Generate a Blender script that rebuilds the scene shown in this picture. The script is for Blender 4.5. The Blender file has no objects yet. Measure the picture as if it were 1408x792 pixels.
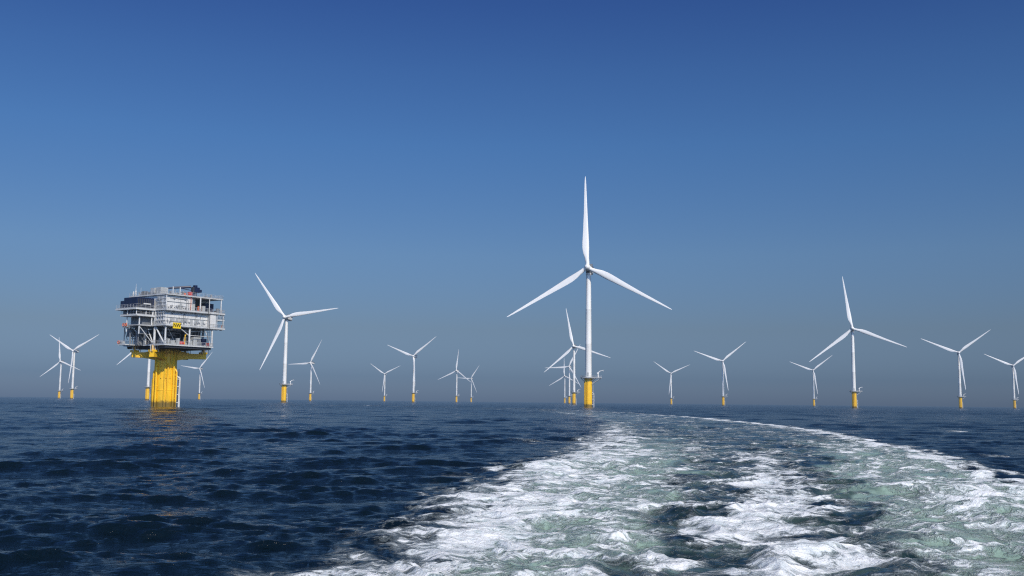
import bpy, bmesh, math, random
import numpy as np
from mathutils import Vector, Matrix
R = math.radians
scene = bpy.context.scene
col = scene.collection

# ------------------------------------------------------------------ render / camera
scene.view_settings.view_transform = 'Standard'
scene.view_settings.look = 'None'
scene.view_settings.exposure = 0
scene.view_settings.gamma = 1
scene.render.engine = 'CYCLES'; scene.cycles.use_denoising = False; scene.cycles.filter_width = 1.2
scene.cycles.caustics_reflective = False; scene.cycles.caustics_refractive = False; scene.cycles.sample_clamp_indirect = .8; scene.cycles.sample_clamp_direct = 4.0
CAM_H = 2.8
FOC = 1400.0 / 1408.0 * 36.0
cd = bpy.data.cameras.new('camera'); cam = bpy.data.objects.new('camera', cd); col.objects.link(cam)
cd.sensor_width = 36; cd.lens = FOC; cd.clip_start = 0.1; cd.clip_end = 90000
cam.matrix_world = Matrix.Translation((0, 0, CAM_H)) @ Matrix.Rotation(math.pi/2 + math.atan(156.7/1400), 4, 'X') @ Matrix.Rotation(.0104, 4, 'Z')
scene.camera = cam

# ------------------------------------------------------------------ light
SUN_AZ = R(153)      # clockwise from +Y (view direction): behind the camera, to the right
SUN_EL = R(38)
sd = Vector((math.sin(SUN_AZ)*math.cos(SUN_EL), math.cos(SUN_AZ)*math.cos(SUN_EL), math.sin(SUN_EL)))
ld = bpy.data.lights.new('sun', 'SUN'); ld.energy = 3.7; ld.angle = R(.5); ld.color = (1, .92, .78)
lo = bpy.data.objects.new('sun', ld); col.objects.link(lo)
lo.rotation_euler = (-sd).to_track_quat('-Z', 'Y').to_euler()

w = bpy.data.worlds.new('World'); scene.world = w; w.use_nodes = True
nt = w.node_tree; nt.nodes.clear()
out = nt.nodes.new('ShaderNodeOutputWorld'); bg = nt.nodes.new('ShaderNodeBackground')
sky = nt.nodes.new('ShaderNodeTexSky'); sky.sky_type = 'NISHITA'; sky.sun_disc = False
sky.sun_elevation = SUN_EL; sky.sun_rotation = SUN_AZ
sky.air_density = 1.0; sky.dust_density = 1.0; sky.ozone_density = 2.5
tc = nt.nodes.new('ShaderNodeTexCoord'); sep = nt.nodes.new('ShaderNodeSeparateXYZ')
nt.links.new(tc.outputs['Generated'], sep.inputs[0])
ramp = nt.nodes.new('ShaderNodeValToRGB')
SKY_STOPS = [(0., (.36,.49,.87)), (.023, (.275,.39,.70)), (.071, (.335,.40,.56)), (.142, (.385,.50,.67)), (.247, (.32,.52,.776)), (.314, (.28,.468,.76)), (.375, (.23,.39,.724)), (.5, (.30,.44,.70)), (.7, (.62,.66,.74)), (1.0, (.62,.66,.74))]
cr = ramp.color_ramp
cr.elements[0].position = SKY_STOPS[0][0]; cr.elements[0].color = (*SKY_STOPS[0][1], 1)
cr.elements[1].position = 1.0; cr.elements[1].color = (*SKY_STOPS[-1][1], 1)
for p, c in SKY_STOPS[1:-1]:
    e = cr.elements.new(p); e.color = (*c, 1)
nt.links.new(sep.outputs[2], ramp.inputs[0])
mul = nt.nodes.new('ShaderNodeMix'); mul.data_type = 'RGBA'; mul.blend_type = 'MULTIPLY'; mul.inputs[0].default_value = 1
nt.links.new(sky.outputs[0], mul.inputs[6]); nt.links.new(ramp.outputs[0], mul.inputs[7])
sky_fill = nt.nodes.new('ShaderNodeMapRange'); sky_fill.interpolation_type = 'SMOOTHSTEP'  # added fill: sky behind the camera brightened to lift shaded faces
sky_fill.inputs[1].default_value = .05; sky_fill.inputs[2].default_value = -.8; sky_fill.inputs[3].default_value = 1.; sky_fill.inputs[4].default_value = 3.0
nt.links.new(sep.outputs[1], sky_fill.inputs[0])
gm = nt.nodes.new('ShaderNodeVectorMath'); gm.operation = 'SCALE'
nt.links.new(mul.outputs[2], gm.inputs[0]); nt.links.new(sky_fill.outputs[0], gm.inputs['Scale'])
nt.links.new(gm.outputs[0], bg.inputs[0]); bg.inputs[1].default_value = .1
nt.links.new(bg.outputs[0], out.inputs[0])

# ------------------------------------------------------------------ materials
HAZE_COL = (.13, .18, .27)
class NT:
    def __init__(s, name):
        s.m = bpy.data.materials.new(name); s.m.use_nodes = True
        s.t = s.m.node_tree; s.t.nodes.clear()
        s.out = s.t.nodes.new('ShaderNodeOutputMaterial')
    def n(s, kind, **kw):
        x = s.t.nodes.new('ShaderNode' + kind)
        for k, v in kw.items():
            if k.startswith('i_'):
                key = k[2:]; key = int(key) if key.isdigit() else key.replace('_', ' ')
                x.inputs[key].default_value = v
            else: setattr(x, k, v)
        return x
    def l(s, a, b): s.t.links.new(a, b)
    def math(s, op, a, b=None, c=None, clamp=False):
        x = s.n('Math', operation=op, use_clamp=clamp)
        for i, v in enumerate((a, b, c)):
            if v is None: continue
            if isinstance(v, (int, float)): x.inputs[i].default_value = v
            else: s.l(v, x.inputs[i])
        return x.outputs[0]
    def sstep(s, v, a, b):
        x = s.n('MapRange', interpolation_type='SMOOTHSTEP', i_1=a, i_2=b, i_3=0., i_4=1.)
        s.l(v, x.inputs[0]); return x.outputs[0]
    def mixc(s, f, a, b, bt='MIX'):
        x = s.n('Mix', data_type='RGBA', blend_type=bt)
        for i, v in ((0, f), (6, a), (7, b)):
            if isinstance(v, (int, float)): x.inputs[i].default_value = v
            elif isinstance(v, tuple): x.inputs[i].default_value = (*v[:3], 1)
            else: s.l(v, x.inputs[i])
        return x.outputs[2]
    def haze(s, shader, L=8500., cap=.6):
        # aerial perspective painted in: haze-coloured emission mixed in by distance from the world origin
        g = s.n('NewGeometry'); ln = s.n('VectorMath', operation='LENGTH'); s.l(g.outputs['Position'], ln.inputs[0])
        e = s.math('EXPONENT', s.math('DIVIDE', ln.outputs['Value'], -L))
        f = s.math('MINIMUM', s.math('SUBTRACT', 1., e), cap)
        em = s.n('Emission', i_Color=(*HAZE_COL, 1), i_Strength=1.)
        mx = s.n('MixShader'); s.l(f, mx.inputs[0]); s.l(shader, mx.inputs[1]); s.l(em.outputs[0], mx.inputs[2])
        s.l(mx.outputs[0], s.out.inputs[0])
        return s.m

def paint(name, c, rough=.4, var=.12, growth=False, dark=(.03, .035, .02), metal=0., streak=.0):
    N = NT(name)
    p = N.n('BsdfPrincipled', i_Roughness=rough, i_Metallic=metal)
    t = N.n('TexCoord')
    nz = N.n('TexNoise', i_Scale=.35, i_Detail=6., i_Roughness=.65); N.l(t.outputs['Object'], nz.inputs['Vector'])
    mp = N.n('Mapping'); mp.inputs['Scale'].default_value = (2.5, 2.5, .12); N.l(t.outputs['Object'], mp.inputs[0])
    n2 = N.n('TexNoise', i_Scale=1.2, i_Detail=5.); N.l(mp.outputs[0], n2.inputs['Vector'])
    f = N.math('ADD', N.math('MULTIPLY', nz.outputs[0], .6), N.math('MULTIPLY', n2.outputs[0], .4))
    f = N.sstep(f, .35, .7)
    base = N.mixc(f, tuple(v*(1-var) for v in c), tuple(min(1, v*(1+var*.5)) for v in c))
    if streak:
        st = N.sstep(n2.outputs[0], .56, .72)
        base = N.mixc(N.math('MULTIPLY', st, streak), base, (.22, .13, .06))
    if growth:
        g = N.n('NewGeometry'); sp = N.n('SeparateXYZ'); N.l(g.outputs['Position'], sp.inputs[0])
        n3 = N.n('TexNoise', i_Scale=1.6, i_Detail=6.); N.l(g.outputs['Position'], n3.inputs['Vector'])
        z = N.math('ADD', sp.outputs[2], N.math('MULTIPLY', n3.outputs[0], -1.6))
        k = N.sstep(z, 1.5, .5)
        base = N.mixc(k, base, dark)
        k2 = N.math('MULTIPLY', N.sstep(z, 3.0, .6), .35)
        base = N.mixc(k2, base, tuple(v*.5 for v in c))
    N.l(base, p.inputs['Base Color'])
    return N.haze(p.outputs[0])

M = {}
M['white'] = paint('white_tower_paint', (.80, .775, .72), .38, .05)
M['blade'] = paint('white_blade_gelcoat', (.82, .80, .76), .3, .03)
M['yellow'] = paint('yellow_marine_paint', (.95, .54, .012), .45, .16, growth=True, streak=.25)
M['yellow2'] = paint('yellow_steel_paint', (.92, .52, .012), .5, .2, streak=.2)
M['deckgrey'] = paint('galvanised_grating', (.42, .42, .41), .6, .2)
M['rail'] = paint('galvanised_rail', (.45, .46, .47), .5, .2)
M['clad'] = paint('white_steel_cladding', (.70, .69, .66), .45, .16, streak=.3)
M['steel'] = paint('white_painted_steel', (.62, .62, .60), .45, .2, streak=.25)
M['grey'] = paint('grey_machinery', (.20, .21, .22), .5, .25)
M['lgrey'] = paint('light_grey_panel', (.42, .43, .42), .5, .2)
M['dark'] = paint('dark_steel', (.035, .038, .045), .6, .3)
M['navy'] = paint('navy_blue_paint', (.007, .014, .05), .4, .25)
M['red'] = paint('red_paint', (.55, .045, .03), .5, .2)
M['orange'] = paint('orange_plastic', (.75, .16, .05), .5, .1)
M['sign'] = paint('sign_yellow', (.88, .60, .01), .5, .05)
M['black'] = paint('black_paint', (.01, .01, .01), .5, .1)

# ------------------------------------------------------------------ mesh helpers
def bx(bm, x0, x1, y0, y1, z0, z1, bev=0.):
    m = Matrix.Translation(((x0+x1)/2, (y0+y1)/2, (z0+z1)/2)) @ Matrix.Diagonal((abs(x1-x0), abs(y1-y0), abs(z1-z0), 1))
    g = bmesh.ops.create_cube(bm, size=1, matrix=m)
    if bev:
        es = list({e for v in g['verts'] for e in v.link_edges})
        bmesh.ops.bevel(bm, geom=es, offset=bev, segments=2, affect='EDGES', profile=.5)
def tube(bm, p, q, r, r2=None, seg=10, caps=True):
    p = Vector(p); q = Vector(q); d = q-p
    rot = d.to_track_quat('Z', 'Y').to_matrix().to_4x4()
    bmesh.ops.create_cone(bm, cap_ends=caps, segments=seg, radius1=r, radius2=r if r2 is None else r2, depth=d.length,
                          matrix=Matrix.Translation((p+q)/2) @ rot)
def path_tube(bm, pts, r, seg=8):
    for a, b in zip(pts[:-1], pts[1:]): tube(bm, a, b, r, seg=seg)
def lathe(bm, prof, seg=32, c=(0, 0)):
    rings = []
    for (rr, z) in prof:
        rings.append([bm.verts.new((c[0]+rr*math.cos(2*math.pi*i/seg), c[1]+rr*math.sin(2*math.pi*i/seg), z)) for i in range(seg)])
    for a, b in zip(rings[:-1], rings[1:]):
        for i in range(seg):
            bm.faces.new((a[i], a[(i+1) % seg], b[(i+1) % seg], b[i]))
    bm.faces.new(rings[-1]); bm.faces.new(rings[0][::-1])
def prism(bm, pts, z0, z1):
    lo_ = [bm.verts.new((x, y, z0)) for x, y in pts]; hi = [bm.verts.new((x, y, z1)) for x, y in pts]
    n = len(pts)
    bm.faces.new(lo_[::-1]); bm.faces.new(hi)
    for i in range(n): bm.faces.new((lo_[i], lo_[(i+1) % n], hi[(i+1) % n], hi[i]))
def rail(bm, pts, z, h=1.15, sp=1.6, r=.035, mid=2, close=False):
    if close: pts = list(pts)+[pts[0]]
    for (x0, y0), (x1, y1) in zip(pts[:-1], pts[1:]):
        L = math.hypot(x1-x0, y1-y0); n = max(1, round(L/sp))
        for i in range(n+1):
            t = i/n; x = x0+(x1-x0)*t; y = y0+(y1-y0)*t
            tube(bm, (x, y, z), (x, y, z+h), r, seg=5)
        for k in range(mid+1):
            zz = z+h*(1-k*.38)
            tube(bm, (x0, y0, zz), (x1, y1, zz), r, seg=5)
        tube(bm, (x0, y0, z+.08), (x1, y1, z+.08), r*1.6, seg=4)
def me_of(bm, name, mat, smooth=False, ang=35):
    bmesh.ops.recalc_face_normals(bm, faces=bm.faces[:])
    me = bpy.data.meshes.new(name); bm.to_mesh(me); bm.free()
    me.materials.append(mat)
    if smooth:
        me.polygons.foreach_set('use_smooth', [True]*len(me.polygons))
        me.set_sharp_from_angle(angle=R(ang))
    return me
def link(name, me, parent=None, mat=None, **tags):
    o = bpy.data.objects.new(name, me); col.objects.link(o)
    if parent is not None: o.parent = parent
    if mat is not None: o.matrix_local = mat
    for k, v in tags.items(): o[k] = v
    return o
def BM(): return bmesh.new()

# ------------------------------------------------------------------ wind turbine (prototype meshes at the origin, z = 0 at sea level)
HUB_Z = 88.0; RAD = 60.5; TILT = R(6); OVER = 4.6
def interp(x, tab):
    for (a, va), (b, vb) in zip(tab[:-1], tab[1:]):
        if x <= b: return va+(vb-va)*(x-a)/(b-a)
    return tab[-1][1]
def blade_bm():
    bm = BM(); seg = 28; rings = []
    chord = [(0, 2.5), (.03, 2.5), (.08, 2.9), (.14, 3.9), (.2, 4.35), (.26, 4.2), (.4, 3.3), (.6, 2.25), (.8, 1.5), (.93, .95), (.985, .5), (1, .12)]
    thick = [(0, 1.), (.03, 1.), (.08, .82), (.14, .5), (.2, .36), (.3, .28), (.5, .22), (.8, .18), (1, .14)]
    twist = [(0, 17.), (.1, 17.), (.2, 13.), (.4, 6.), (.7, 1.5), (1, 0.)]
    ts = [0, .015, .03, .05, .08, .11, .14, .17, .2, .23, .26, .3, .35, .4, .46, .52, .6, .68, .76, .84, .9, .94, .97, .985, .995, 1]
    for t in ts:
        z = 1.3+t*(RAD-1.3); c = interp(t, chord); th = interp(t, thick)*c; tw = R(interp(t, twist)+4)
        rnd = max(0., min(1., (t-.03)/.13)); pre = -1.9*t*t
        off = c*.5*(1-.0) - (1.25 + (c*.30-1.25)*rnd)
        ring = []
        for i in range(seg):
            a = 2*math.pi*i/seg
            xc = .5+.5*math.cos(a)                      # 1 at leading edge, 0 at trailing edge
            ell = math.sin(a)*.5
            s = 1-xc
            air = (5*(.2969*math.sqrt(max(s, 0))-.1260*s-.3516*s*s+.2843*s**3-.1036*s**4))*(1 if math.sin(a) >= 0 else -1)
            y = (ell*(1-rnd)+air*rnd)*th
            x = (xc-.5)*c - off*1.0
            X = x*math.cos(tw)-y*math.sin(tw); Y = x*math.sin(tw)+y*math.cos(tw)
            ring.append(bm.verts.new((X, Y*1.0+pre, z)))
        rings.append(ring)
    for a, b in zip(rings[:-1], rings[1:]):
        for i in range(seg): bm.faces.new((a[i], a[(i+1) % seg], b[(i+1) % seg], b[i]))
    bm.faces.new(rings[0]); bm.faces.new(rings[-1])
    return bm
MS = {}
MS['blade'] = me_of(blade_bm(), 'blade', M['blade'], True, 60)
bm = BM(); lathe(bm, [(2.12, 19.0), (2.14, 19.25), (2.06, 19.3), (1.95, 40), (1.97, 40.1), (1.95, 40.2), (1.78, 62), (1.8, 62.1), (1.78, 62.2), (1.55, 84.2), (1.75, 84.3), (1.75, 85.3), (1.2, 85.4)], 48)
MS['tower'] = me_of(bm, 'tower', M['white'], True)
bm = BM(); bx(bm, -.55, .55, -2.2, -2.05, 19.6, 21.9, .05); MS['door'] = me_of(bm, 'door', M['lgrey'])
bm = BM(); lathe(bm, [(2.45, -4), (2.45, 17.6), (2.62, 17.65), (2.62, 18.1), (2.3, 18.15), (2.3, 18.6)], 48)
lathe(bm, [(2.53, 9.0), (2.53, 9.25)], 48)
MS['transition_piece'] = me_of(bm, 'transition_piece', M['yellow'], True)
bm = BM()
for ang in (212, 236, 262):
    x = 2.85*math.cos(R(ang)); y = 2.85*math.sin(R(ang)); tube(bm, (x, y, -3), (x, y, 16.2), .2, seg=10)
    for z in (3, 7.5, 12, 15.8): tube(bm, (x, y, z), (x*.82, y*.82, z), .12, seg=6)
MS['j_tube'] = me_of(bm, 'j_tube', M['yellow'], True)
# platform: round deck with a laydown wing
pl = []
for i in range(30):
    a = R(38+i*(284/29)); pl.append((5.0*math.cos(a), 5.0*math.sin(a)))
pl += [(8.6, -3.0), (8.6, 3.0)]
bm = BM(); prism(bm, pl, 18.25, 18.6)
for a in range(0, 360, 45): tube(bm, (2.3*math.cos(R(a)), 2.3*math.sin(R(a)), 15.9), (4.6*math.cos(R(a)), 4.6*math.sin(R(a)), 18.2), .16, seg=6)
tube(bm, (2.4, 2, 14.6), (7.9, 2.2, 18.2), .2, seg=6); tube(bm, (2.4, -2, 14.6), (7.9, -2.2, 18.2), .2, seg=6)
MS['platform'] = me_of(bm, 'platform', M['deckgrey'])
bm = BM(); rail(bm, [(x*.985, y*.985) for x, y in pl], 18.6, 1.2, 1.5, .045, close=True); MS['railing'] = me_of(bm, 'railing', M['rail'])
bm = BM(); tube(bm, (6.2, 0, 18.6), (6.2, 0, 21.6), .38, seg=12); tube(bm, (6.2, 0, 21.3), (6.9, -.2, 22.6), .34, .28); tube(bm, (6.9, -.2, 22.6), (9.8, -.8, 23.4), .27, .16); bx(bm, 5.5, 6.7, -.5, .5, 20.9, 21.9, .1)
tube(bm, (9.7, -.8, 23.3), (9.7, -.8, 22.2), .05, seg=5)
MS['davit_crane'] = me_of(bm, 'davit_crane', M['white'], True)
bm = BM()
for yy in (-1.0, .6):
    path_tube(bm, [(3.55, yy, -3), (3.55, yy, 8.6), (2.5, yy, 9.2)], .2)
    for z in (1.6, 5., 8.): tube(bm, (3.5, yy, z), (2.3, yy, z), .14, seg=6)
MS['boat_landing'] = me_of(bm, 'boat_landing', M['steel'], True)
bm = BM()
for yy in (-.55, .15): tube(bm, (3.1, yy, -1), (3.1, yy, 18.2), .06, seg=6)
for i in range(60): tube(bm, (3.1, -.55, .2+i*.3), (3.1, .15, .2+i*.3), .03, seg=4)
MS['ladder'] = me_of(bm, 'ladder', M['steel'])
bm = BM()   # a spinner: lathe about -Y
lathe(bm, [(.02, 3.3), (.7, 3.15), (1.25, 2.75), (1.7, 2.1), (1.95, 1.2), (2.0, .2), (1.95, -1.0), (1.7, -1.9)], 32)
bmesh.ops.rotate(bm, verts=bm.verts[:], cent=(0, 0, 0), matrix=Matrix.Rotation(R(90), 3, 'X'))
MS['hub'] = me_of(bm, 'hub', M['blade'], True)
bm = BM()   # nacelle behind the rotor, along +Y
secs = [(2.0, 1.6, 0.), (2.8, 1.95, 0.), (6, 2.05, .05), (11, 2.0, .1), (14, 1.9, .15), (15.2, 1.55, .2)]
rings = []
for (y, r_, dz) in secs:
    ring = []
    for i in range(32):
        a = 2*math.pi*i/32; cx = math.cos(a); cz = math.sin(a); n = 3.2 if y > 2.4 else 2.2
        k = (abs(cx)**n+abs(cz)**n)**(-1/n)
        ring.append(bm.verts.new((cx*k*r_, y, cz*k*r_+dz)))
    rings.append(ring)
for a, b in zip(rings[:-1], rings[1:]):
    for i in range(32): bm.faces.new((a[i], a[(i+1) % 32], b[(i+1) % 32], b[i]))
bm.faces.new(rings[0]); bm.faces.new(rings[-1])
MS['nacelle'] = me_of(bm, 'nacelle', M['white'], True, 50)
bm = BM(); bx(bm, -2.0, 2.0, 9.8, 15.4, 2.15, 2.3); rail(bm, [(-1.95, 9.9), (1.95, 9.9), (1.95, 15.3), (-1.95, 15.3)], 2.3, 1.1, 1.3, .06, close=True)
MS['hoist_deck'] = me_of(bm, 'hoist_deck', M['grey'])
bm = BM(); bx(bm, -1.8, 1.8, 8.6, 9.4, 2.1, 4.4); bx(bm, -1.9, -1.8, 8.5, 9.5, 2.1, 4.5); bx(bm, 1.8, 1.9, 8.5, 9.5, 2.1, 4.5)
MS['cooler'] = me_of(bm, 'cooler', M['grey'])
bm = BM(); lathe(bm, [(1.4, -3.1), (1.75, -2.4), (1.75, -1.5)], 24)
MS['yaw_ring'] = me_of(bm, 'yaw_ring', M['grey'], True)

def turbine(X, Y, yaw, ph, label, group, frot=0.):
    root = link('wind_turbine', None, None, Matrix.Translation((X, Y, 0)), label=label, category='wind turbine', group=group)
    F = Matrix.Rotation(R(frot), 4, 'Z')
    link('transition_piece', MS['transition_piece'], root, F)
    link('j_tube', MS['j_tube'], root, F)
    p = link('platform', MS['platform'], root, F); link('railing', MS['railing'], p)
    link('davit_crane', MS['davit_crane'], root, F)
    b = link('boat_landing', MS['boat_landing'], root, F); link('ladder', MS['ladder'], b)
    t = link('tower', MS['tower'], root); link('door', MS['door'], t, Matrix.Rotation(R(-12), 4, 'Z'))
    yawm = Matrix.Rotation(R(-yaw), 4, 'Z')
    top = Matrix.Translation((0, 0, HUB_Z)) @ yawm @ Matrix.Rotation(-TILT, 4, 'X')
    rot = top @ Matrix.Translation((0, -OVER, 0))
    n = link('nacelle', MS['nacelle'], root, rot)
    link('hoist_deck', MS['hoist_deck'], n); link('cooler', MS['cooler'], n)
    link('yaw_ring', MS['yaw_ring'], root, Matrix.Translation((0, 0, HUB_Z)) @ yawm)
    link('hub', MS['hub'], root, rot @ Matrix.Rotation(R(ph), 4, 'Y'))
    for k in range(3):
        link('blade', MS['blade'], root, rot @ Matrix.Rotation(R(ph+120*k), 4, 'Y'))
    return root

G = 'offshore wind turbines standing in the sea'
for args in [
    (49, 648, 12.4, -2.0, 'tallest and nearest white wind turbine on a bright yellow base, one blade straight up', G, -6),
    (-236, 1065, 12.7, -38.1, 'large white wind turbine on yellow base just right of the substation, one blade pointing right', G, 12),
    (-466, 2380, 22.7, 26.9, 'small wind turbine just right of the large one beside the substation, one blade pointing left', G, 8),
    (-809, 1888, 13.0, 60.0, 'taller wind turbine of the far left pair, two blades raised in a wide V', G, 5),
    (-1085, 2461, 7.2, -8.8, 'leftmost small wind turbine, one blade straight up in front of a neighbour blade', G, 5),
    (-514, 1449, 14.1, -11.2, 'wind turbine standing behind the yellow legged substation, mostly hidden by it', G, 0),
    (-887, 2915, 13.3, 37.8, 'small distant wind turbine directly right of the substation yellow column', G, 10),
    (-407, 3297, 14.3, 63.6, 'small distant wind turbine with raised V blades, left neighbour of a taller V shaped one', G, 10),
    (-187, 1963, 19.9, 51.5, 'mid-sized wind turbine near the picture middle with V blades and third blade along its tower', G, 10),
    (-152, 2862, 21.6, 4.7, 'distant wind turbine with one blade straight up, left of two close overlapping turbines', G, 10),
    (-148, 3817, 20.1, 32.8, 'smallest distant wind turbine, right one of two overlapping, its left blade behind the neighbour', G, 10),
    (96, 1559, 13.9, -12.2, 'wind turbine just left behind the tallest one, right blade passing behind its tower', G, 15),
    (140, 2451, 20.4, 26.9, 'middle distant turbine of the row behind the tallest turbine, one blade pointing left', G, 10),
    (175, 3328, 18.0, -2.4, 'farthest and smallest turbine of the row receding left of the tallest turbine', G, 10),
    (458, 2924, 15.0, 65.0, 'small distant wind turbine right of the tallest one with low spread V blades', G, 10),
    (424, 2045, 13.3, 50.0, 'mid-sized wind turbine between the small V one and the large right turbine', G, 10),
    (750, 2535, 15.9, 51.1, 'small wind turbine just left of the large right hand turbine', G, 10),
    (383, 1142, 17.5, -8.7, 'large white wind turbine on yellow base in the right part of the sea', G, 10),
    (717, 1633, 20.4, 52.8, 'taller V bladed wind turbine second from the right edge', G, 10),
    (1043, 2121, 15.1, 53.9, 'rightmost wind turbine, its right blade reaching the picture edge', G, 10)]:
    turbine(*args)

# ------------------------------------------------------------------ substation
CA, CB = 8.8, 10.9      # pile centre in platform coordinates: x along the right face, y along the left face
SUBX, SUBY = -108.2, 320.0
ss = link('offshore_substation', None, None, Matrix.Translation((SUBX, SUBY, 0)) @ Matrix.Rotation(R(54.8), 4, 'Z') @ Matrix.Diagonal((.95, .95, 1, 1)),
          label='offshore substation platform with stacked white decks on a thick yellow column', category='substation')
class SB:
    def __init__(s): s.bm = BM()
    def box(s, a0, a1, b0, b1, z0, z1, bev=0.): bx(s.bm, a0-CA, a1-CA, b0-CB, b1-CB, z0, z1, bev); return s
    def tube(s, p, q, r, r2=None, seg=10): tube(s.bm, (p[0]-CA, p[1]-CB, p[2]), (q[0]-CA, q[1]-CB, q[2]), r, r2, seg); return s
    def rail(s, pts, z, **k): rail(s.bm, [(a-CA, b-CB) for a, b in pts], z, **k); return s
    def put(s, name, mat, parent=None, smooth=False, **tags): return link(name, me_of(s.bm, name, M[mat], smooth), parent or ss, **tags)
rng = random.Random(7)
Z1, Z2, Z25, Z3, Z4 = 19.1, 25.1, 27.9, 29.8, 34.1
# yellow foundation
bm = BM(); lathe(bm, [(3.45, -4), (3.45, 16.9), (3.7, 17.0), (3.7, 18.5)], 64)
for z in (5.2, 11.7): lathe(bm, [(3.53, z), (3.53, z+.25)], 64)
link('monopile', me_of(bm, 'monopile', M['yellow'], True), ss)
toC = math.degrees(math.atan2(-(SUBY), -SUBX))-54.8      # local heading toward the viewer
for k, (da, top, r_) in enumerate([(-80, 8.6, .28), (-67, 10.8, .3), (-46, 12.6, .34), (-3, 14.4, .26), (10, 12.6, .24), (40, 12.4, .34), (60, 11.0, .3), (150, 12, .34), (180, 14, .34), (210, 12, .34)]):
    a = R(toC+da); ux, uy = math.cos(a), math.sin(a); bm = BM(); q = 3.98
    path_tube(bm, [(ux*q, uy*q, -3), (ux*q, uy*q, top), (ux*3.4, uy*3.4, top+1.0)], r_, 10)
    for z in (2.8, 6.6, 10.):
        if z < top: tube(bm, (ux*q, uy*q, z), (ux*3.3, uy*3.3, z), .2, seg=6)
    link('j_tube', me_of(bm, 'j_tube', M['yellow'], True), ss)
for da in (-70, -24, 3, 24, 48):
    a = R(toC+da); bm = BM(); tube(bm, (3.62*math.cos(a), 3.62*math.sin(a), 9), (3.62*math.cos(a), 3.62*math.sin(a), 19), .16, seg=8)
    link('cable_riser', me_of(bm, 'cable_riser', M['yellow'], True), ss)
# boat landing, right-hand side as seen
bm = BM(); a0 = R(toC+80); ux, uy = math.cos(a0), math.sin(a0); tx, ty = -uy, ux
for s in (-.75, .75):
    for q in (4.6,):
        path_tube(bm, [(ux*q+tx*s, uy*q+ty*s, -3), (ux*q+tx*s, uy*q+ty*s, 9.2), (ux*3.4+tx*s, uy*3.4+ty*s, 10.0)], .2, 8)
    for z in (1.5, 4, 6.5, 8.8): tube(bm, (ux*4.6+tx*s, uy*4.6+ty*s, z), (ux*3.3+tx*s, uy*3.3+ty*s, z), .14, seg=6)
bl = link('boat_landing', me_of(bm, 'boat_landing', M['steel'], True), ss)
bm = BM()
for s in (-.3, .3): tube(bm, (ux*4.2+tx*s, uy*4.2+ty*s, -1), (ux*4.2+tx*s, uy*4.2+ty*s, 12), .07, seg=6)
for i in range(38): tube(bm, (ux*4.2-tx*.3, uy*4.2-ty*.3, .3+.3*i), (ux*4.2+tx*.3, uy*4.2+ty*.3, .3+.3*i), .035, seg=5)
link('ladder', me_of(bm, 'ladder', M['dark']), bl)
# support arms: tapered box girders to four posts
POST = [(0., 5.95), (19.6, 5.95), (0., 15.6), (19.6, 15.6)]
for (pa, pb) in POST:
    v = Vector((pa-CA, pb-CB, 0)); L = v.length; u = v/L; n = Vector((-u.y, u.x, 0)); bm = BM()
    st = [(2.9, 1.1, 14.6, 18.3), (4.6, .9, 14.9, 17.6), (7.0, .8, 15.25, 16.95), (L+.9, .8, 15.3, 16.9)]
    rings = []
    for (d, hw, z0, z1) in st:
        c = u*d; rings.append([bm.verts.new((c.x+n.x*s*hw, c.y+n.y*s*hw, z)) for s, z in ((-1, z0), (1, z0), (1, z1), (-1, z1))])
    for A, B_ in zip(rings[:-1], rings[1:]):
        for i in range(4): bm.faces.new((A[i], A[(i+1) % 4], B_[(i+1) % 4], B_[i]))
    bm.faces.new(rings[0]); bm.faces.new(rings[-1])
    arm = link('support_arm', me_of(bm, 'support_arm', M['yellow2']), ss)
    s = SB(); s.box(pa-1.0, pa+1.0, pb-1.0, pb+1.0, 16.9, 17.5); s.tube((pa, pb, 17.5), (pa, pb, 19.), .55, .45, 12); s.put('post_footing', 'yellow2', arm)
    s = SB()
    for i in range(6):
        s.tube((pa-1.6+i*.62, pb-.9, 16.9), (pa-1.6+i*.62, pb-.9, 19.), .09, seg=6)
    s.put('pipe', 'steel', arm)
# decks
def deck(name, boxes, mat='steel', **k):
    s = SB()
    for b in boxes: s.box(*b)
    return s.put(name, mat, **k)
deck('lower_deck', [(-.3, 18.8, -.2, 21.5, Z1-.32, Z1)])
deck('deck_girder', [(a, a+.35, .6, 20.8, Z1-1.1, Z1-.325) for a in (1, 5, 9, 13, 17)] + [(.3, 18.2, b, b+.3, Z1-1.0, Z1-.33) for b in (.3, 5.9, 11, 15.6, 20)], 'dark')
deck('side_platform', [(-6.2, -.305, 12., 16., Z1-.3, Z1-.05)])
deck('middle_deck', [(-.5, 23, -.6, 20.5, Z2-.35, Z2)])
deck('left_floor', [(-7.0, -.02, 5.4, 14.2, Z25-.45, Z25)])
deck('upper_deck', [(-.5, 22.8, -.6, 20.5, Z3-.35, Z3)])
deck('left_deck', [(-7.6, -.505, 5.0, 16.0, Z3-.46, Z3-.01)])
deck('roof', [(-.2, 22.2, -.1, 20, Z4+.08, Z4+.3)])
deck('balcony', [(19.4, 22.8, -.4, 4, 27.5, 27.75)])
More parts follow.
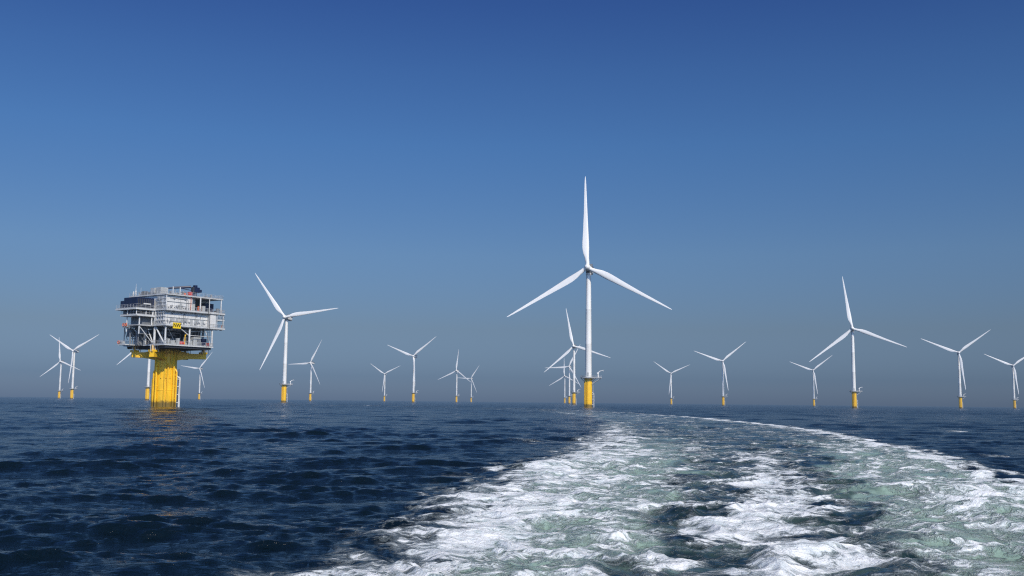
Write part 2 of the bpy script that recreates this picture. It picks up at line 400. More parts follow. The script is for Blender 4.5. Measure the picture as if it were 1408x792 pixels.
# columns
for (a, b, z0, z1, r_) in [(.2, .2, Z1, Z2-.36, .3), (9.4, .2, Z1, Z2-.36, .3), (18.4, .2, Z1, Z2-.36, .3), (0.3, 5.95, Z1, Z2-.36, .38), (0.3, 10.6, Z1, Z2-.36, .3), (0.3, 15.6, Z1, Z2-.36, .38), (19.3, 5.95, Z1, Z2-.36, .35),
                        (-5.2, 6.4, Z2-3, Z25-.41, .22), (-1., 6.0, Z2-.3, Z25-.41, .22), (-6.2, 11.5, 22.8, Z25-.41, .18),
                        (-6.9, 5.7, Z25, Z3-.38, .16), (-3.4, 5.7, Z25, Z3-.38, .16), (-.9, 5.7, Z25, Z3-.38, .28), (-6.9, 10.4, Z25, Z3-.38, .16),
                        (.1, .3, Z3, Z4, .16), (13.1, .1, Z3, Z4, .22), (16.7, .1, Z3, Z4, .16), (21.6, .2, Z3, Z4, .2), (-.2, 5.4, Z2, Z3-.36, .2),
                        (22.4, -.2, Z2, Z3-.36, .14), (19.8, -.2, Z2, Z3-.36, .14)]:
    SB().tube((a, b, z0), (a, b, z1), r_, seg=12).put('column', 'steel', smooth=True)
for (p, q, r_) in [((.3, 5.6, Z2-.5), (.3, .7, Z1+.1), .24), ((.3, 10.2, Z2-.5), (.3, 6.3, Z1+.1), .2), ((.3, 15.2, Z2-.5), (.3, 11, Z1+.1), .2), ((5.2, .3, Z2-.5), (9.2, .3, Z2-2.9), .14), ((9.5, .3, Z2-2.9), (18.2, .3, Z2-2.9), .1), ((3.6, 4, Z2-.4), (7.2, 4, Z1+.2), .12), ((10.2, 5, Z1+.2), (15.5, 5, Z2-.4), .16), ((15.4, .4, Z2-.5), (18.2, .4, Z1+.2), .16)]:
    SB().tube(p, q, r_).put('brace', 'steel', smooth=True)
# rooms
s = SB(); s.box(.3, 16.7, .75, 19, Z2+.002, Z3-.37); s.put('lower_room', 'clad')
s = SB(); s.box(16.72, 19.3, -.3, 4.5, Z2+.002, Z3-.37); s.box(16.72, 19.3, -.3, -.02, Z3-.36, Z3+.25); s.put('stair_tower', 'clad')
s = SB(); s.box(.4, 10.4, .75, 19, Z3+.002, Z4-.01); s.box(10.42, 22, 6.5, 19, Z3+.002, Z4-.01); s.put('upper_room', 'clad')
s = SB(); s.box(10.42, 12.6, 2.2, 6, Z3+.01, Z4-.02); s.put('cabinet', 'lgrey')
# wall details
s = SB()
for z in (27.35, 32.15):
    s.box(.25, 16.6 if z < 29 else 10.3, .55, .745, z, z+.12)
for i in range(6): s.box(1+i*2.7, 1.08+i*2.7, .66, .74, Z2+.1, Z3-.4)
for i in range(4): s.box(.9+i*2.4, .98+i*2.4, .66, .74, Z3+.1, Z4-.1)
s.put('wall_ledge', 'lgrey')
for (a, z) in [(2.4, 28.4), (7.1, 28.4), (11.9, 28.2), (3.0, 33.0), (7.2, 33.0)]:
    SB().box(a, a+.6, .5, .74, z, z+.4).put('floodlight', 'grey')
for (a, z) in [(4.2, Z2), (9.8, Z2), (14.2, Z2), (5.4, Z3)]:
    SB().box(a, a+1.0, .69, .745, z+.1, z+2.1).put('door', 'lgrey')
for (a0_, a1_, z) in [(2.0, 3.7, 26.2), (6.0, 8.6, 26.1), (11.4, 13.2, 26.1)]:
    s = SB(); 
    for i in range(6): s.box(a0_, a1_, .68, .735, z+i*.2, z+i*.2+.1)
    s.put('louvre', 'lgrey')
SB().box(9.5, 9.62, .3, .42, Z3, Z4+.3).put('drain_pipe', 'orange')
SB().tube((15.9, -.7, Z1), (15.9, -.7, Z4), .07).tube((16.5, -.7, Z1), (16.5, -.7, Z3), .07).put('cable_ladder', 'dark')
# left-face details of the main block (b direction)
s = SB()
for z in (26.3, 27.5, 28.6): s.box(-.25, .28, .8, 5.2, z, z+.1)
for b in (1.2, 2.4, 3.6, 4.8): s.box(-.2, .28, b, b+.12, Z2, Z3-.4)
s.put('cable_tray', 'rail')
s = SB(); 
for i in range(9): s.tube((.1, .9+i*.5, Z3), (.1, 1.3+(i % 3)*.4+i*.4, Z4), .06, seg=5)
for z in (30.8, 31.9, 33.0): s.box(0, .38, .8, 5.2, z, z+.1)
s.put('scaffold', 'rail')
# clutter along the decks: conduits, brackets, junction boxes, lamps
s = SB()
for i in range(46):
    z0 = rng.choice([Z2, Z3]); a = .6+rng.random()*(15.6 if z0 == Z2 else 9.4); h = rng.random()*3.2+.3
    s.box(a, a+.12+rng.random()*.35, .5, .742, z0+.15+h*.3, z0+.15+h*.3+.2+rng.random()*.5)
for i in range(12):
    z0 = rng.choice([Z2, Z3]); a = .6+rng.random()*(15 if z0 == Z2 else 9); s.box(a, a+.07, .6, .744, z0+.1, z0+1.+rng.random()*3.1)
for i in range(6):
    z0 = rng.choice([Z2+.9, Z2+3.3, Z3+.8, Z3+3.2])+rng.random()*.5; a = .6+rng.random()*4; s.box(a, a+3+rng.random()*2, .6, .744, z0, z0+.07)
s.put('conduit', 'grey')
s = SB()
for i in range(60):
    z0 = rng.choice([Z4+.3, Z4+.3, Z3]); 
    if z0 > Z4: a = rng.random()*21; b = rng.random()*18
    else: a = 13.3+rng.random()*10.2; b = .4+rng.random()*4
    h = .3+rng.random()**2*1.4; w_ = .2+rng.random()*.7; s.box(a, a+w_, b, b+w_, z0+.004, z0+h)
for i in range(26):
    a = rng.random()*21; b = rng.random()*3; s.tube((a, b, Z4+.3), (a, b, Z4+.9+rng.random()*1.3), .05, seg=5)
s.put('deck_fittings', 'grey')
s = SB()
for i in range(40):
    a = .5+rng.random()*17.5; b = .8+rng.random()*4; h = .4+rng.random()*2.2; w_ = .2+rng.random()*.7; s.box(a, a+w_, b, b+w_, Z1+.004, Z1+h)
for i in range(10):
    a = rng.random()*14; s.tube((a, .9+rng.random()*4, Z2-.5-rng.random()*1.2), (a+2+rng.random()*2, .9+rng.random()*4, Z2-.5-rng.random()*1.2), .1, seg=6)
s.box(.6, 18, 1.0, 1.1, Z2-1.5, Z2-1.4); s.put('deck_machinery', 'lgrey')
s = SB()
for a in np.arange(-.4, 23, 1.7): s.box(a, a+.12, -.55, .7, Z2-.7, Z2-.352)
for a in np.arange(-.4, 22.6, 1.7): s.box(a, a+.12, -.55, .7, Z3-.62, Z3-.352)
s.box(-.4, 22.6, -.54, -.42, Z2-.55, Z2-.42); s.box(-.4, 22.6, -.54, -.42, Z3-.55, Z3-.42); s.box(21.9, 22.0, -.5, -.4, Z2-.5, Z3-.4); s.put('deck_bracket', 'grey')
# stairs on the left face
s = SB()
for sgn, (b0, z0, z1) in ((1, (1.0, Z3, Z4)),):
    for i in range(14): s.box(-.45, .2, b0+i*.28, b0+i*.28+.26, z0+i*(z1-z0)/14, z0+i*(z1-z0)/14+.06)
s.put('stairs', 'rail')
# left block
s = SB(); s.box(-6.3, -.52, 6.4, 13.6, Z25+.002, Z3-.38); s.put('cable_room', 'dark')
s = SB(); s.box(-3.4, -.53, 7.4, 13.4, 25.0, Z25-.405); s.put('equipment_room', 'grey')
s = SB(); s.box(1.6, 8, 6.5, 18, Z1+.002, 23.9); s.put('recess_shade_box', 'dark')  # dark box standing in for the shaded recess behind the columns
s = SB(); s.box(-5.9, -.53, 6.0, 12.8, 24.6, 24.95); s.put('left_lower_floor', 'deckgrey')
s = SB()
for i in range(11):
    a = -4.6+rng.random()*5.5; b = 7+rng.random()*9
    s.tube((a, b, Z1), (a, b, 24.5), .1+rng.random()*.12, seg=7)
    s.tube((a, b, Z1+1+rng.random()*4), (a+1+rng.random()*3, b+rng.random()*3, Z1+1+rng.random()*4), .1, seg=6)
s.box(-1.8, .1, 11.2, 13.4, Z1-.3, Z1+2.4, .05); s.box(-3.2, -.6, 8.6, 10.4, 22.2, 24.3, .05); s.box(-2.6, -.5, 14, 16.5, 21.6, 24.1, .05)
s.put('pipework', 'grey')
for (p, q) in [((-5.2, 6.6, 24.6), (-.4, 6.2, Z1+.6)), ((-5.6, 12.6, 24.6), (-.4, 12.6, Z1+.4)), ((-5.3, 10.4, 24.6), (-.4, 10.4, Z1+1.2))]:
    SB().tube(p, q, .15).put('brace', 'steel', smooth=True)
s = SB(); s.box(-6.9, -.7, 5.6, 12.6, Z3+.05, 33.1, .06)
cool = s.put('cooler_bank', 'navy')
s = SB()
for i in range(8): s.box(-6.6+i*.7, -6.2+i*.7, 5.53, 5.595, Z3+.2, 32.7)
s.put('fin', 'dark', cool)
SB().box(-4.6, -1.9, 5.46, 5.52, 31.1, 31.4).put('nameplate', 'clad', cool)
s = SB(); s.box(-6.8, -4.2, 12.8, 14.6, Z3+.05, 32.2, .05); s.put('cooler', 'navy')
s = SB()
for i in range(10):
    a = -6.6+rng.random()*5.4; b = 12.8+rng.random()*2.4; s.box(a, a+.5+rng.random()*.6, b, b+.6, Z3, Z3+.6+rng.random()*1.6)
s.put('valve_skid', 'grey')
# lower open deck machinery
for (a0_, a1_, b0, b1, z0, z1, mt) in [(2, 15, 8, 18, Z1, 23.8, 'dark'), (11, 17.5, 5, 12, Z1, 24.4, 'dark'), (1.2, 2.8, 2.5, 5, Z1, 21.2, 'grey'), (3.6, 4.9, 1.6, 3, Z1, 20.4, 'lgrey'), (12.0, 14.9, 1.4, 3.2, Z1, 21.9, 'lgrey'), (13.4, 14.4, .9, 1.35, Z1, 21.2, 'grey'), (10.4, 11.6, 2, 4, Z1, 21.0, 'grey'), (16, 17.7, 2, 3.5, Z1, 21.6, 'navy'), (2.2, 7.8, 5.5, 7.5, 22.4, 23.2, 'grey')]:
    SB().box(a0_, a1_, b0, b1, z0+.003, z1, .03).put('machinery_or_shade_box', mt)  # the large dark boxes stand in for the deck's shaded depth
s = SB(); s.tube((6.4, 1.5, Z1+.6), (8.2, 1.5, Z1+.6), .55, seg=14); s.box(6.2, 8.4, 1.1, 1.9, Z1, Z1+.35); s.put('tank', 'red', smooth=True)
s = SB(); s.tube((8.3, 1.0, Z1), (8.3, 1.0, Z1+3.4), .14, seg=8); s.tube((8.3, 1, Z1+2.9), (8.7, 1., Z1+3.4), .2, seg=8); s.put('valve', 'yellow2')
s = SB(); s.box(17.2, 17.9, .8, 1.5, Z1, Z1+1.2); s.put('hose_cabinet', 'red')
s = SB()
for i in range(14):
    a = 1+rng.random()*16; z = Z1+1+rng.random()*4.4; s.tube((a, 2.5+rng.random()*3, z), (min(17.6, a+2+rng.random()*5), 2.5+rng.random()*3, z), .09+rng.random()*.08, seg=6)
    s.tube((a, 3+rng.random()*2, Z1), (a, 3+rng.random()*2, Z2-.4), .08, seg=6)
s.put('pipework', 'grey')
# upper deck right bay
SB().box(17.2, 20.9, 3.2, 6.2, Z3+.05, 33.0, .05).put('transformer_unit', 'navy')
s = SB(); s.tube((14.3, 2.2, Z3+.1), (14.3, 2.2, Z3+1.9), .6, seg=14); s.put('pressure_vessel', 'orange', smooth=True)
s = SB(); s.box(15.1, 16.3, 1.6, 3.2, Z3, Z3+2.1, .04); s.put('pump_cabinet', 'lgrey')
s = SB(); s.box(13.3, 17, 5.2, 6.45, Z3, Z4-.1); s.put('partition', 'dark')
# railings
for pts, z in [([(-.3, 21.4), (-.3, -.15), (18.7, -.15), (18.7, 6)], Z1), ([(-6.1, 12.1), (-6.1, 15.9), (-.3, 15.9)], Z1-.05), ([(-.4, 5.2), (-.4, -.5), (22.9, -.5), (22.9, 5)], Z2), ([(-6.8, 14.0), (-6.8, 5.7), (-.6, 5.7)], Z25),
               ([(-7.4, 15.8), (-7.4, 5.2), (-.5, 5.3)], Z3), ([(-.4, 5.2), (-.4, -.5), (22.7, -.5), (22.7, 5)], Z3), ([(-.1, 19.8), (-.1, 0), (22.1, 0), (22.1, 8)], Z4+.3), ([(19.4, -.35), (22.7, -.35), (22.7, 4)], 27.75)]:
    SB().rail(pts, z, r=.04).put('railing', 'rail')
# cantilever walkways at the left with lifebuoys
s = SB(); s.box(-6.6, -4.4, 10.4, 13.2, 24.1, 24.3); s.put('gangway', 'deckgrey')
SB().rail([(-4.5, 13.1), (-6.5, 13.1), (-6.5, 10.5)], 24.3, r=.05).put('railing', 'rail')
def torus(name, a, b, z, mat='orange'):
    bm = BM(); n = 20
    c = Vector((a-CA, b-CB, z))
    pts = [c+Vector((0, .42*math.cos(2*math.pi*i/n), .42*math.sin(2*math.pi*i/n))) for i in range(n+1)]
    path_tube(bm, pts, .12, 6); return link(name, me_of(bm, name, M[mat], True), ss)
for (a, b, z) in [(-6.65, 12.6, 24.9), (-6.25, 15.4, 19.7), (-6.65, 11.3, 24.9)]: torus('lifebuoy', a, b, z)
s = SB(); s.box(-6.0, -5.0, 13.8, 15.4, Z1, Z1+.9, .05); s.put('life_raft', 'lgrey')
torus('lifebuoy', 22.95, .8, 25.8)
# roof equipment
for (a0_, a1_, b0, b1, z1, mt) in [(.4, 2.4, 7.2, 9.4, 36.6, 'lgrey'), (.6, 3.4, 4.2, 6.8, 36.7, 'lgrey'), (1, 2.2, 10.4, 11.6, 35.5, 'grey'), (.6, 1.4, 13, 14.2, 35.9, 'grey'), (1, 2, 15.4, 16.6, 35.2, 'lgrey'), (5, 8, 3.0, 5, 35.3, 'lgrey'), (16.5, 19, 3, 5, 35.0, 'grey'), (8.2, 8.8, 2.0, 2.6, 35.4, 'orange')]:
    SB().box(a0_, a1_, b0, b1, Z4+.303, z1, .05).put('roof_unit', mt)
SB().box(9.6, 10.9, 1.6, 2.8, Z4+.303, 35.9, .05).put('fire_box', 'red')
for a in (2.9, 5.6): SB().tube((a, 1.0, Z4+.3), (a, 1.0, 36.9), .18, seg=10).put('vent_pipe', 'steel', smooth=True)
s = SB(); s.tube((.4, 17.2, Z4+.3), (.4, 17.2, 36.2), .28, .2); s.tube((.4, 17.2, 36.2), (.4, 17.2, 38.4), .1, .03); s.tube((.4, 18.4, Z4+.3), (.4, 18.4, 36.0), .2)
s.put('antenna', 'clad'); SB().tube((.5, 14.6, Z4+.3), (.5, 14.6, 37), .06, .03).put('antenna', 'clad')
# deck crane
s = SB(); s.tube((15.3, 6.2, Z4+.3), (15.3, 6.2, 36.2), .75, .7, 16); crn = s.put('deck_crane', 'navy', smooth=True)
s = SB(); s.box(14.4, 16.6, 5.2, 7.2, 36.3, 38.0, .15); s.box(14.9, 15.9, 5.6, 6.8, 38.0, 38.7, .1); s.box(16.6, 17.6, 5.4, 7.0, 36.5, 37.4, .1); s.put('crane_house', 'navy', crn)
s = SB(); s.box(13.6, 14.15, 5.0, 5.9, 36.5, 38.0, .05); s.put('crane_cab', 'dark', crn)
s = SB(); s.tube((14.2, 6.9, 38.1), (9.6, 10.0, 37.6), .42, .34, 8); s.tube((9.6, 10, 37.6), (6.4, 12.4, 37.0), .3, .2, 8); s.tube((14.3, 6.6, 37.0), (11, 9.0, 37.6), .14, seg=6); s.put('boom', 'navy', crn)
s = SB(); s.tube((6.4, 12.4, 37.0), (6.4, 12.4, 36.2), .04, seg=5); s.put('hook', 'dark', crn)
# sign NW
s = SB(); s.box(2.2, 5.2, -.78, -.70, 24.0, 25.75); sg = s.put('sign', 'sign')
cu = bpy.data.curves.new('lettering', 'FONT'); cu.body = 'NW'; cu.size = 1.55; cu.extrude = .015; cu.offset = .035; cu.align_x = 'CENTER'; cu.align_y = 'CENTER'
tmp = bpy.data.objects.new('tmp', cu); col.objects.link(tmp)
dg = bpy.context.evaluated_depsgraph_get(); me = bpy.data.meshes.new_from_object(tmp.evaluated_get(dg)); bpy.data.objects.remove(tmp)
me.materials.clear(); me.materials.append(M['black'])
link('lettering', me, sg, Matrix.Translation((3.7-CA, -.80-CB, 24.88)) @ Matrix.Rotation(R(90), 4, 'X'))

# ------------------------------------------------------------------ sea
#SEA_BEGIN
# polar grid around the boat: fine where the sea is seen, coarse elsewhere
az = list(np.arange(-33, 33.001, .068)); step = .068; a = az[-1]; right = []
while a < 180:
    step = min(step*1.35, 4); a += step
    if a < 178: right.append(a)
azs = np.radians(np.array([-x for x in right[::-1]]+az+right+[180.0]))
rr = [.4, 2., 5., 8., 10.5, 12.]; d = 12.
while d < 1100: d *= 1.0036; rr.append(d)
while d < 60000: d *= 1.03; rr.append(d)
rr = np.array(rr); nR, nA = len(rr), len(azs)
A, D = np.meshgrid(azs, rr); X = (D*np.sin(A)).ravel(); Y = (D*np.cos(A)).ravel(); D = D.ravel()
dr = np.gradient(rr); da = np.gradient(azs)
SPR = np.repeat(dr, nA); SPA = np.tile(np.abs(da), nR)*D; SP = np.maximum(SPR, SPA)

# wake geometry: centre line and half width
WP = np.array([(-2, -10, 6.6), (1.6, 5, 5.9), (5.2, 20, 7.4), (9.8, 40, 9.6), (16, 70, 10.4), (22.5, 115, 11.8), (26.2, 170, 11.6), (25.5, 230, 11.6), (20, 305, 12), (8, 380, 14), (-18, 450, 17), (-60, 500, 20), (-130, 540, 22)], float)
# resample smoothly
tt = np.arange(len(WP)); ti = np.linspace(0, len(WP)-1, 97)
def cr_(p, t):
    i = np.clip(np.floor(t).astype(int), 0, len(p)-2); f = t-i
    p0 = p[np.clip(i-1, 0, len(p)-1)]; p1 = p[i]; p2 = p[i+1]; p3 = p[np.clip(i+2, 0, len(p)-1)]
    return .5*((2*p1)+(-p0+p2)*f+(2*p0-5*p1+4*p2-p3)*f*f+(-p0+3*p1-3*p2+p3)*f**3)
WC = np.stack([cr_(WP[:, k], ti) for k in range(3)], 1)
SEG = np.hypot(np.diff(WC[:, 0]), np.diff(WC[:, 1])); CUM = np.concatenate([[0], np.cumsum(SEG)])
N = len(X); best = np.full(N, 1e9); U = np.full(N, 9.); S = np.zeros(N); HW = np.full(N, 10.)
near = np.where((Y > -12) & (D < 700) & (X > -190) & (X < 120))[0]
for i in range(len(WC)-1):
    p = WC[i]; q = WC[i+1]; tx, ty = q[0]-p[0], q[1]-p[1]; L2 = tx*tx+ty*ty
    dx = X[near]-p[0]; dy = Y[near]-p[1]
    t = np.clip((dx*tx+dy*ty)/L2, 0, 1); ex = dx-t*tx; ey = dy-t*ty; dd = np.hypot(ex, ey)
    m = dd < best[near]; idx = near[m]
    best[idx] = dd[m]; sgn = np.sign(ex*ty-ey*tx)[m]; hw = p[2]+(q[2]-p[2])*t[m]
    U[idx] = sgn*dd[m]/hw; S[idx] = CUM[i]+t[m]*SEG[i]; HW[idx] = hw

def hsh(ix, iy, seed):
    h = (ix.astype(np.int64)*374761393+iy.astype(np.int64)*668265263+seed*974634777) & 0xffffffff
    h = ((h ^ (h >> 13))*1274126177) & 0xffffffff
    return ((h ^ (h >> 16)) & 0xffff)/65535.*2*np.pi
def perlin(x, y, seed=0):
    xi = np.floor(x); yi = np.floor(y); fx = x-xi; fy = y-yi
    def g(ox, oy):
        th = hsh(xi+ox, yi+oy, seed); return np.cos(th)*(fx-ox)+np.sin(th)*(fy-oy)
    ux = fx**3*(fx*(fx*6-15)+10); uy = fy**3*(fy*(fy*6-15)+10)
    a_ = g(0, 0)*(1-ux)+g(1, 0)*ux; b_ = g(0, 1)*(1-ux)+g(1, 1)*ux
    return (a_*(1-uy)+b_*uy)*1.5

rs = np.random.RandomState(11)
hx = np.zeros(N); hy = np.zeros(N); hz = np.zeros(N)
inside = np.clip((1.15-np.abs(U))/.35, 0, 1)          # 1 inside the wake
calm = 1-.55*inside
nw = 150
lams = np.concatenate([np.exp(rs.uniform(np.log(.28), np.log(1.6), 110)), np.exp(rs.uniform(np.log(1.6), np.log(13), 60))]); nw = len(lams); main_dir = R(-100)
amp_mod = .75+.5*perlin(X/37., Y/45., 3)+.35*perlin(X/90., Y/160., 4)
for i, lam in enumerate(sorted(lams)):
    spread = R(10 if lam > 5 else (13 if lam > 1.6 else 26))
    th = (main_dir if i % 5 < 3 else R(-74))+rs.normal(0, spread); k = 2*np.pi/lam
    slope = .031 if lam < 1.6 else (.024 if lam < 5 else .012)
    am = slope/k
    sel = np.where(SP < lam/2.2)[0]
    att = np.clip((lam/2.2-SP[sel])/(lam/2.2-lam/5.), 0, 1)
    ph = k*(np.cos(th)*X[sel]+np.sin(th)*Y[sel])+rs.uniform(0, 6.28)
    a_ = am*att*(amp_mod[sel] if lam < 7 else 1)*(calm[sel] if lam < 5 else 1)
    hz[sel] += a_*np.cos(ph); c_ = -1.15*a_*np.sin(ph); hx[sel] += c_*np.cos(th); hy[sel] += c_*np.sin(th)

sgz = hz[(D > 15) & (D < 200)].std(); hz = hz+.07*(hz*hz/sgz-sgz)*(D < 900)
# diverging wake waves left of the foam, and humps inside it
def hump(cx, cy, lx, ly, ang, h):
    c, s = math.cos(R(ang)), math.sin(R(ang)); dx = X-cx; dy = Y-cy
    a_ = (dx*c+dy*s)/lx; b_ = (-dx*s+dy*c)/ly
    g = np.exp(-(a_*a_+b_*b_)*.5); hz[:] += h*g
for args in [(3.9, 29.5, 1.5, .5, 8, .30), (12.0, 25.5, 1.4, .5, -10, .30), (3.0, 42, 3.0, .9, 10, .30), (.9, 71, 3, 1.0, 15, .26), (-1.2, 55, 2.8, .8, 25, .18), (-4.4, 27, 2.6, .6, 25, .2), (-5.0, 40, 3.5, .8, 18, .28),
             (-5.2, 17.2, 1.1, .4, 15, .12), (13, 33, 1.6, .6, 0, .2), (9, 21.5, 1.0, .4, 0, .14), (1.5, 21, 1.0, .45, 10, .16), (5.5, 19.5, .9, .4, -10, .16), (20, 42, 2, .8, -10, .22), (26, 60, 3, 1.2, -20, .25)]: hump(*args)
# turbulence in the wake
wi = np.where((inside > 0) & (D < 400))[0]; xw, yw = X[wi], Y[wi]; sp = SP[wi]
fade = np.exp(-np.maximum(D[wi]-15, 0)/70.)
tz = np.zeros(len(wi)); f = .45; am = .27
wx = xw+.8*perlin(xw*.5, yw*.5, 21); wy = yw+.8*perlin(xw*.5, yw*.5, 22)
for o in range(6):
    n = perlin(wx*f, wy*f, 30+o); n = (1-np.abs(n)*2.2)*.5
    tz += am*n*np.clip((1/f)/(3.*sp)-.6, 0, 1); f *= 2.0; am *= .5
hz[wi] += tz*(.25+.75*fade)*inside[wi]
# height of the foam edges (bow wave crests) along both sides
for uc, wdt, hh in ((-.97, .13, .16), (.97, .13, .14), (-.05, .2, .05)):
    hz[wi] += hh*np.exp(-((U[wi]-uc)/wdt)**2*.5)*np.exp(-D[wi]/90.)*(.6+.8*perlin(xw*.35, yw*.35, 51))

# foam density / aeration
wob = np.zeros(N); ii = np.where(np.abs(U) < 2.2)[0]
wob[ii] = .13*perlin(X[ii]/3.1, Y[ii]/4.2, 61)+.10*perlin(X[ii]/1.1, Y[ii]/1.4, 62)+.05*perlin(X[ii]/.4, Y[ii]/.5, 63)
Uw = U+wob*np.clip(60/np.maximum(D, 20), .35, 1.)
def ss_(x, a_, b_): t = np.clip((x-a_)/(b_-a_), 0, 1); return t*t*(3-2*t)
def band(u, lo_, hi, s1, s2): return ss_(u, lo_-s1, lo_+s1)*(1-ss_(u, hi-s2, hi+s2))
far = ss_(D, 35, 130); far2 = ss_(D, 180, 420)
left = np.maximum(band(Uw, -1.0, -.55, .10, .14)*.66, band(Uw, -.75, -.22, .1, .18)*.43)*(1-.60*far*ss_(Uw, -.95, -.6))
left = left*(1-.5*ss_(D, 50, 170))
cen = band(Uw, -.13, .16, .12, .14)*(1-.65*ss_(D, 35, 90))*.69
rgt = np.maximum(band(Uw, .80, 1.0, .12, .07)*.72, band(Uw, .36-.1*(1-ss_(D, 20, 40)), .92, .14, .1)*(.43))*(1-.5*far*(1-ss_(Uw, .55, .9)))
mid = band(Uw, -.98, .98, .1, .12)*.26
edgeR = np.exp(-((Uw-.90)/.15)**2)*ss_(D, 40, 120)*(.47+.35*perlin(S/9., U*3., 77))*(1-.5*ss_(D, 200, 400))
edgeL = np.exp(-((Uw+.96)/.17)**2)*.50
dens = np.maximum.reduce([left, cen, rgt, mid, edgeR, edgeL*(1-ss_(D, 90, 200))])
tn = (tz-tz.mean())/(tz.std()+1e-9); dens[wi] += np.clip(.085*tn*fade*inside[wi], -.2, .25)*(np.abs(Uw[wi]) < 1)
dens *= (1-.42*far2)*(1-.9*ss_(S, 560, 680))
aer = np.maximum(band(Uw, -.88, -.3, .12, .2), band(Uw, .30, .95, .12, .08))*(1-.8*ss_(D, 35, 130))
aer = np.maximum(aer, band(Uw, -1, 1, .08, .12)*.46*(1-.5*far2))*(1-.9*ss_(S, 560, 680))
# separate whitecaps and spatter
def cap(cx, cy, lx, ly, v):
    g = v*np.exp(-(((X-cx)/lx)**2+((Y-cy)/ly)**2)*.5); np.maximum(dens, g, out=dens)
for px_, py_, r_ in ((SUBX, SUBY, 4.2), (49, 648, 3.2), (-236, 1065, 3.4), (383, 1142, 3.4)):
    q_ = np.hypot(X-px_, Y-py_); g = .5*np.exp(-((q_-r_)/1.6)**2); np.maximum(dens, g, out=dens)
for args in [(1.9, 68.5, .5, .4, .6), (1.0, 70.5, 1.6, .5, .35), (27.2, 57.5, .5, .4, .6), (50, 115, .7, 1.0, .6), (-2.1, 38.5, .6, .7, .42), (-3.9, 16.9, .45, .22, .62), (-3.2, 17.1, .8, .2, .42)]: cap(*args)
me_co = np.stack([X+hx, Y+hy, hz], 1).astype(np.float32)
# vertex normals for seamless halves
G3 = me_co.reshape(nR, nA, 3)
dA = np.roll(G3, -1, 1)-np.roll(G3, 1, 1); dR_ = np.gradient(G3, axis=0)
NN = np.cross(dA, dR_).reshape(-1, 3); NN /= np.linalg.norm(NN, axis=1)[:, None]+1e-12
NN[NN[:, 2] < 0] *= -1
ids = np.arange(nR*nA).reshape(nR, nA)
q0 = ids[:-1]; q1 = ids[1:]
F = np.stack([q0, np.roll(q0, -1, 1), np.roll(q1, -1, 1), q1], 2).reshape(-1, 4)
inw = (np.abs(U) < 1.12) & (D < 640) & (Y > 0) & (S < 640)
fw = inw[F].all(1)
def sea_mesh(name, faces, mat):
    used, inv = np.unique(faces.ravel(), return_inverse=True)
    me = bpy.data.meshes.new(name); nv = len(used); nf = len(faces)
    me.vertices.add(nv); me.vertices.foreach_set('co', me_co[used].ravel())
    me.loops.add(nf*4); me.loops.foreach_set('vertex_index', inv.astype(np.int32).ravel())
    me.polygons.add(nf); me.polygons.foreach_set('loop_start', np.arange(0, nf*4, 4, dtype=np.int32))
    me.update(calc_edges=True)
    me.polygons.foreach_set('use_smooth', np.ones(nf, bool))
    for nm, arr in (('foam', dens), ('aeration', aer)):
        at = me.attributes.new(nm, 'FLOAT', 'POINT'); at.data.foreach_set('value', arr[used].astype(np.float32))
    me.normals_split_custom_set_from_vertices(NN[used].astype(np.float32))
    me.materials.append(mat)
    return me

# water material
Nn = NT('sea_water'); n = Nn
geo = n.n('NewGeometry'); pos = geo.outputs['Position']
flat = n.n('VectorMath', operation='MULTIPLY', i_1=(1, 1, 0)); n.l(pos, flat.inputs[0]); P = flat.outputs[0]
ln = n.n('VectorMath', operation='LENGTH'); n.l(P, ln.inputs[0]); dist = ln.outputs['Value']
def attr(nm):
    x = n.n('Attribute', attribute_name=nm); return x.outputs['Fac']
foam_a = attr('foam'); aer_a = attr('aeration')
def mapping(v, sc, rot=0.):
    m = n.n('Mapping'); m.inputs['Scale'].default_value = sc; m.inputs['Rotation'].default_value = (0, 0, rot); n.l(v, m.inputs[0]); return m.outputs[0]
def noise(v, sc, det=4., rough=.55, dist_=0.):
    x = n.n('TexNoise', i_Scale=sc, i_Detail=det, i_Roughness=rough, i_Distortion=dist_); n.l(v, x.inputs['Vector']); return x
# domain warp
PS = mapping(P, (.62, 1., 1.), R(-12)); wn = noise(P, .9, 3.); wv = n.n('VectorMath', operation='MULTIPLY_ADD', i_1=(.9, .9, 0)); n.l(wn.outputs['Color'], wv.inputs[0]); n.l(PS, wv.inputs[2]); PW = wv.outputs[0]
wn2 = noise(P, 3.5, 3.); wv2 = n.n('VectorMath', operation='MULTIPLY_ADD', i_1=(.28, .28, 0)); n.l(wn2.outputs['Color'], wv2.inputs[0]); n.l(PW, wv2.inputs[2]); PW2 = wv2.outputs[0]
big = noise(PW, .42, 5., .6).outputs[0]
mid_ = noise(PW2, 1.7, 8., .66).outputs[0]
fine = noise(PW2, 6.5, 6., .62).outputs[0]
def ridge(v, sc, det):
    nn_ = noise(v, sc, det, .6).outputs[0]
    return n.math('SUBTRACT', 1., n.math('MULTIPLY', n.math('ABSOLUTE', n.math('SUBTRACT', nn_, .5)), 5.))
lace = n.math('MAXIMUM', ridge(PW2, 1.1, 5.), n.math('MULTIPLY', ridge(PW2, 3.1, 5.), .8))
v = n.math('MULTIPLY_ADD', n.math('SUBTRACT', big, .5), 1.2, foam_a)
v = n.math('MULTIPLY_ADD', n.math('SUBTRACT', mid_, .5), 1.7, v)
v = n.math('MULTIPLY_ADD', n.math('SUBTRACT', fine, .5), .85, v)
v = n.math('MULTIPLY_ADD', n.math('SUBTRACT', lace, .35), .26, v)
gate = n.sstep(foam_a, .03, .22)
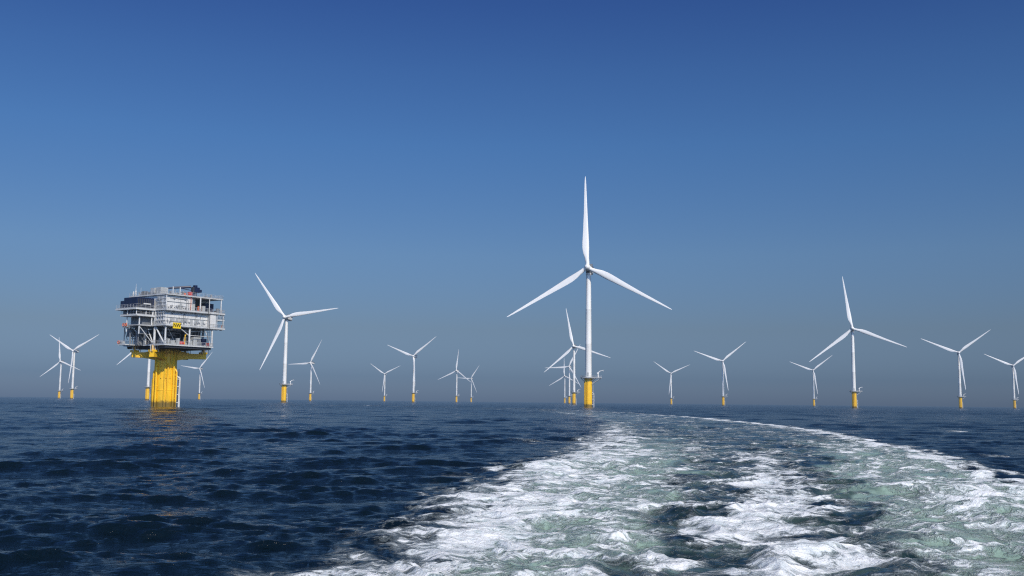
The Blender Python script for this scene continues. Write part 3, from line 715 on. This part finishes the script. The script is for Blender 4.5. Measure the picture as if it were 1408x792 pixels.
foam = n.math('MULTIPLY', n.sstep(v, .28, .72), gate)
foam_hard = n.math('MULTIPLY', n.sstep(v, .40, .95), gate)
at_n = n.math('MULTIPLY_ADD', n.math('SUBTRACT', noise(PW, .55, 5.).outputs[0], .5), 1.2, aer_a)
teal_f = n.math('MULTIPLY', n.sstep(at_n, .1, 1.0), n.sstep(aer_a, .02, .2))
deep = n.mixc(n.sstep(noise(P, .05, 3.).outputs[0], .35, .65), (.0012, .0056, .0098), (.0017, .0070, .012))
teal = n.mixc(n.sstep(at_n, .3, 1.05), (.020, .055, .050), (.26, .36, .29))
basec = n.mixc(teal_f, deep, teal)
fcol = n.mixc(n.sstep(n.math('ADD', n.math('MULTIPLY', fine, .35), n.math('MULTIPLY', mid_, .65)), .36, .60), (.52, .58, .60), (.88, .88, .87))  # grey-to-white noise paints small-scale relief shading into the foam colour
fcol = n.mixc(foam_hard, n.mixc(.6, basec, (.50, .58, .59)), fcol)
basec = n.mixc(foam, basec, fcol)
# bump: wind ripples at several scales, anisotropic across the wind
rp = mapping(P, (.45, 1., 1.), R(8))
b1 = noise(rp, 3.4, 6., .60, .2).outputs[0]
b2 = noise(rp, .55, 3., .55, .4).outputs[0]
farf = n.sstep(dist, 60., 500.)
hgt = n.math('MULTIPLY', b1, n.math('MULTIPLY_ADD', n.sstep(aer_a, .05, .5), -.09, .15))
hgt = n.math('MULTIPLY_ADD', n.math('MULTIPLY', b2, farf), .65, hgt)
nofoam = n.math('SUBTRACT', 1., n.math('MULTIPLY', foam, .9))
hgt = n.math('MULTIPLY', hgt, nofoam)
hgt = n.math('MULTIPLY_ADD', n.math('MULTIPLY', fine, foam), .05, hgt)
hgt = n.math('MULTIPLY_ADD', n.math('MULTIPLY', mid_, foam), .20, hgt)
bump = n.n('Bump', i_Strength=1., i_Distance=1.); n.l(hgt, bump.inputs['Height'])
pb = n.n('BsdfPrincipled', i_IOR=1.33)
n.l(basec, pb.inputs['Base Color']); n.l(bump.outputs[0], pb.inputs['Normal'])
rough = n.math('MULTIPLY_ADD', foam, .55, n.math('MULTIPLY_ADD', farf, .12, .07)); n.l(rough, pb.inputs['Roughness'])
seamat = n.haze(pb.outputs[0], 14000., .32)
o1 = link('sea', sea_mesh('sea', F[~fw], seamat)); o1['kind'] = 'structure'
o2 = link('wake_foam', sea_mesh('wake_foam', F[fw], seamat)); o2['kind'] = 'stuff'
o2['label'] = 'white and pale green churned foam of the boat wake curving away'; o2['category'] = 'wake'
#SEA_END
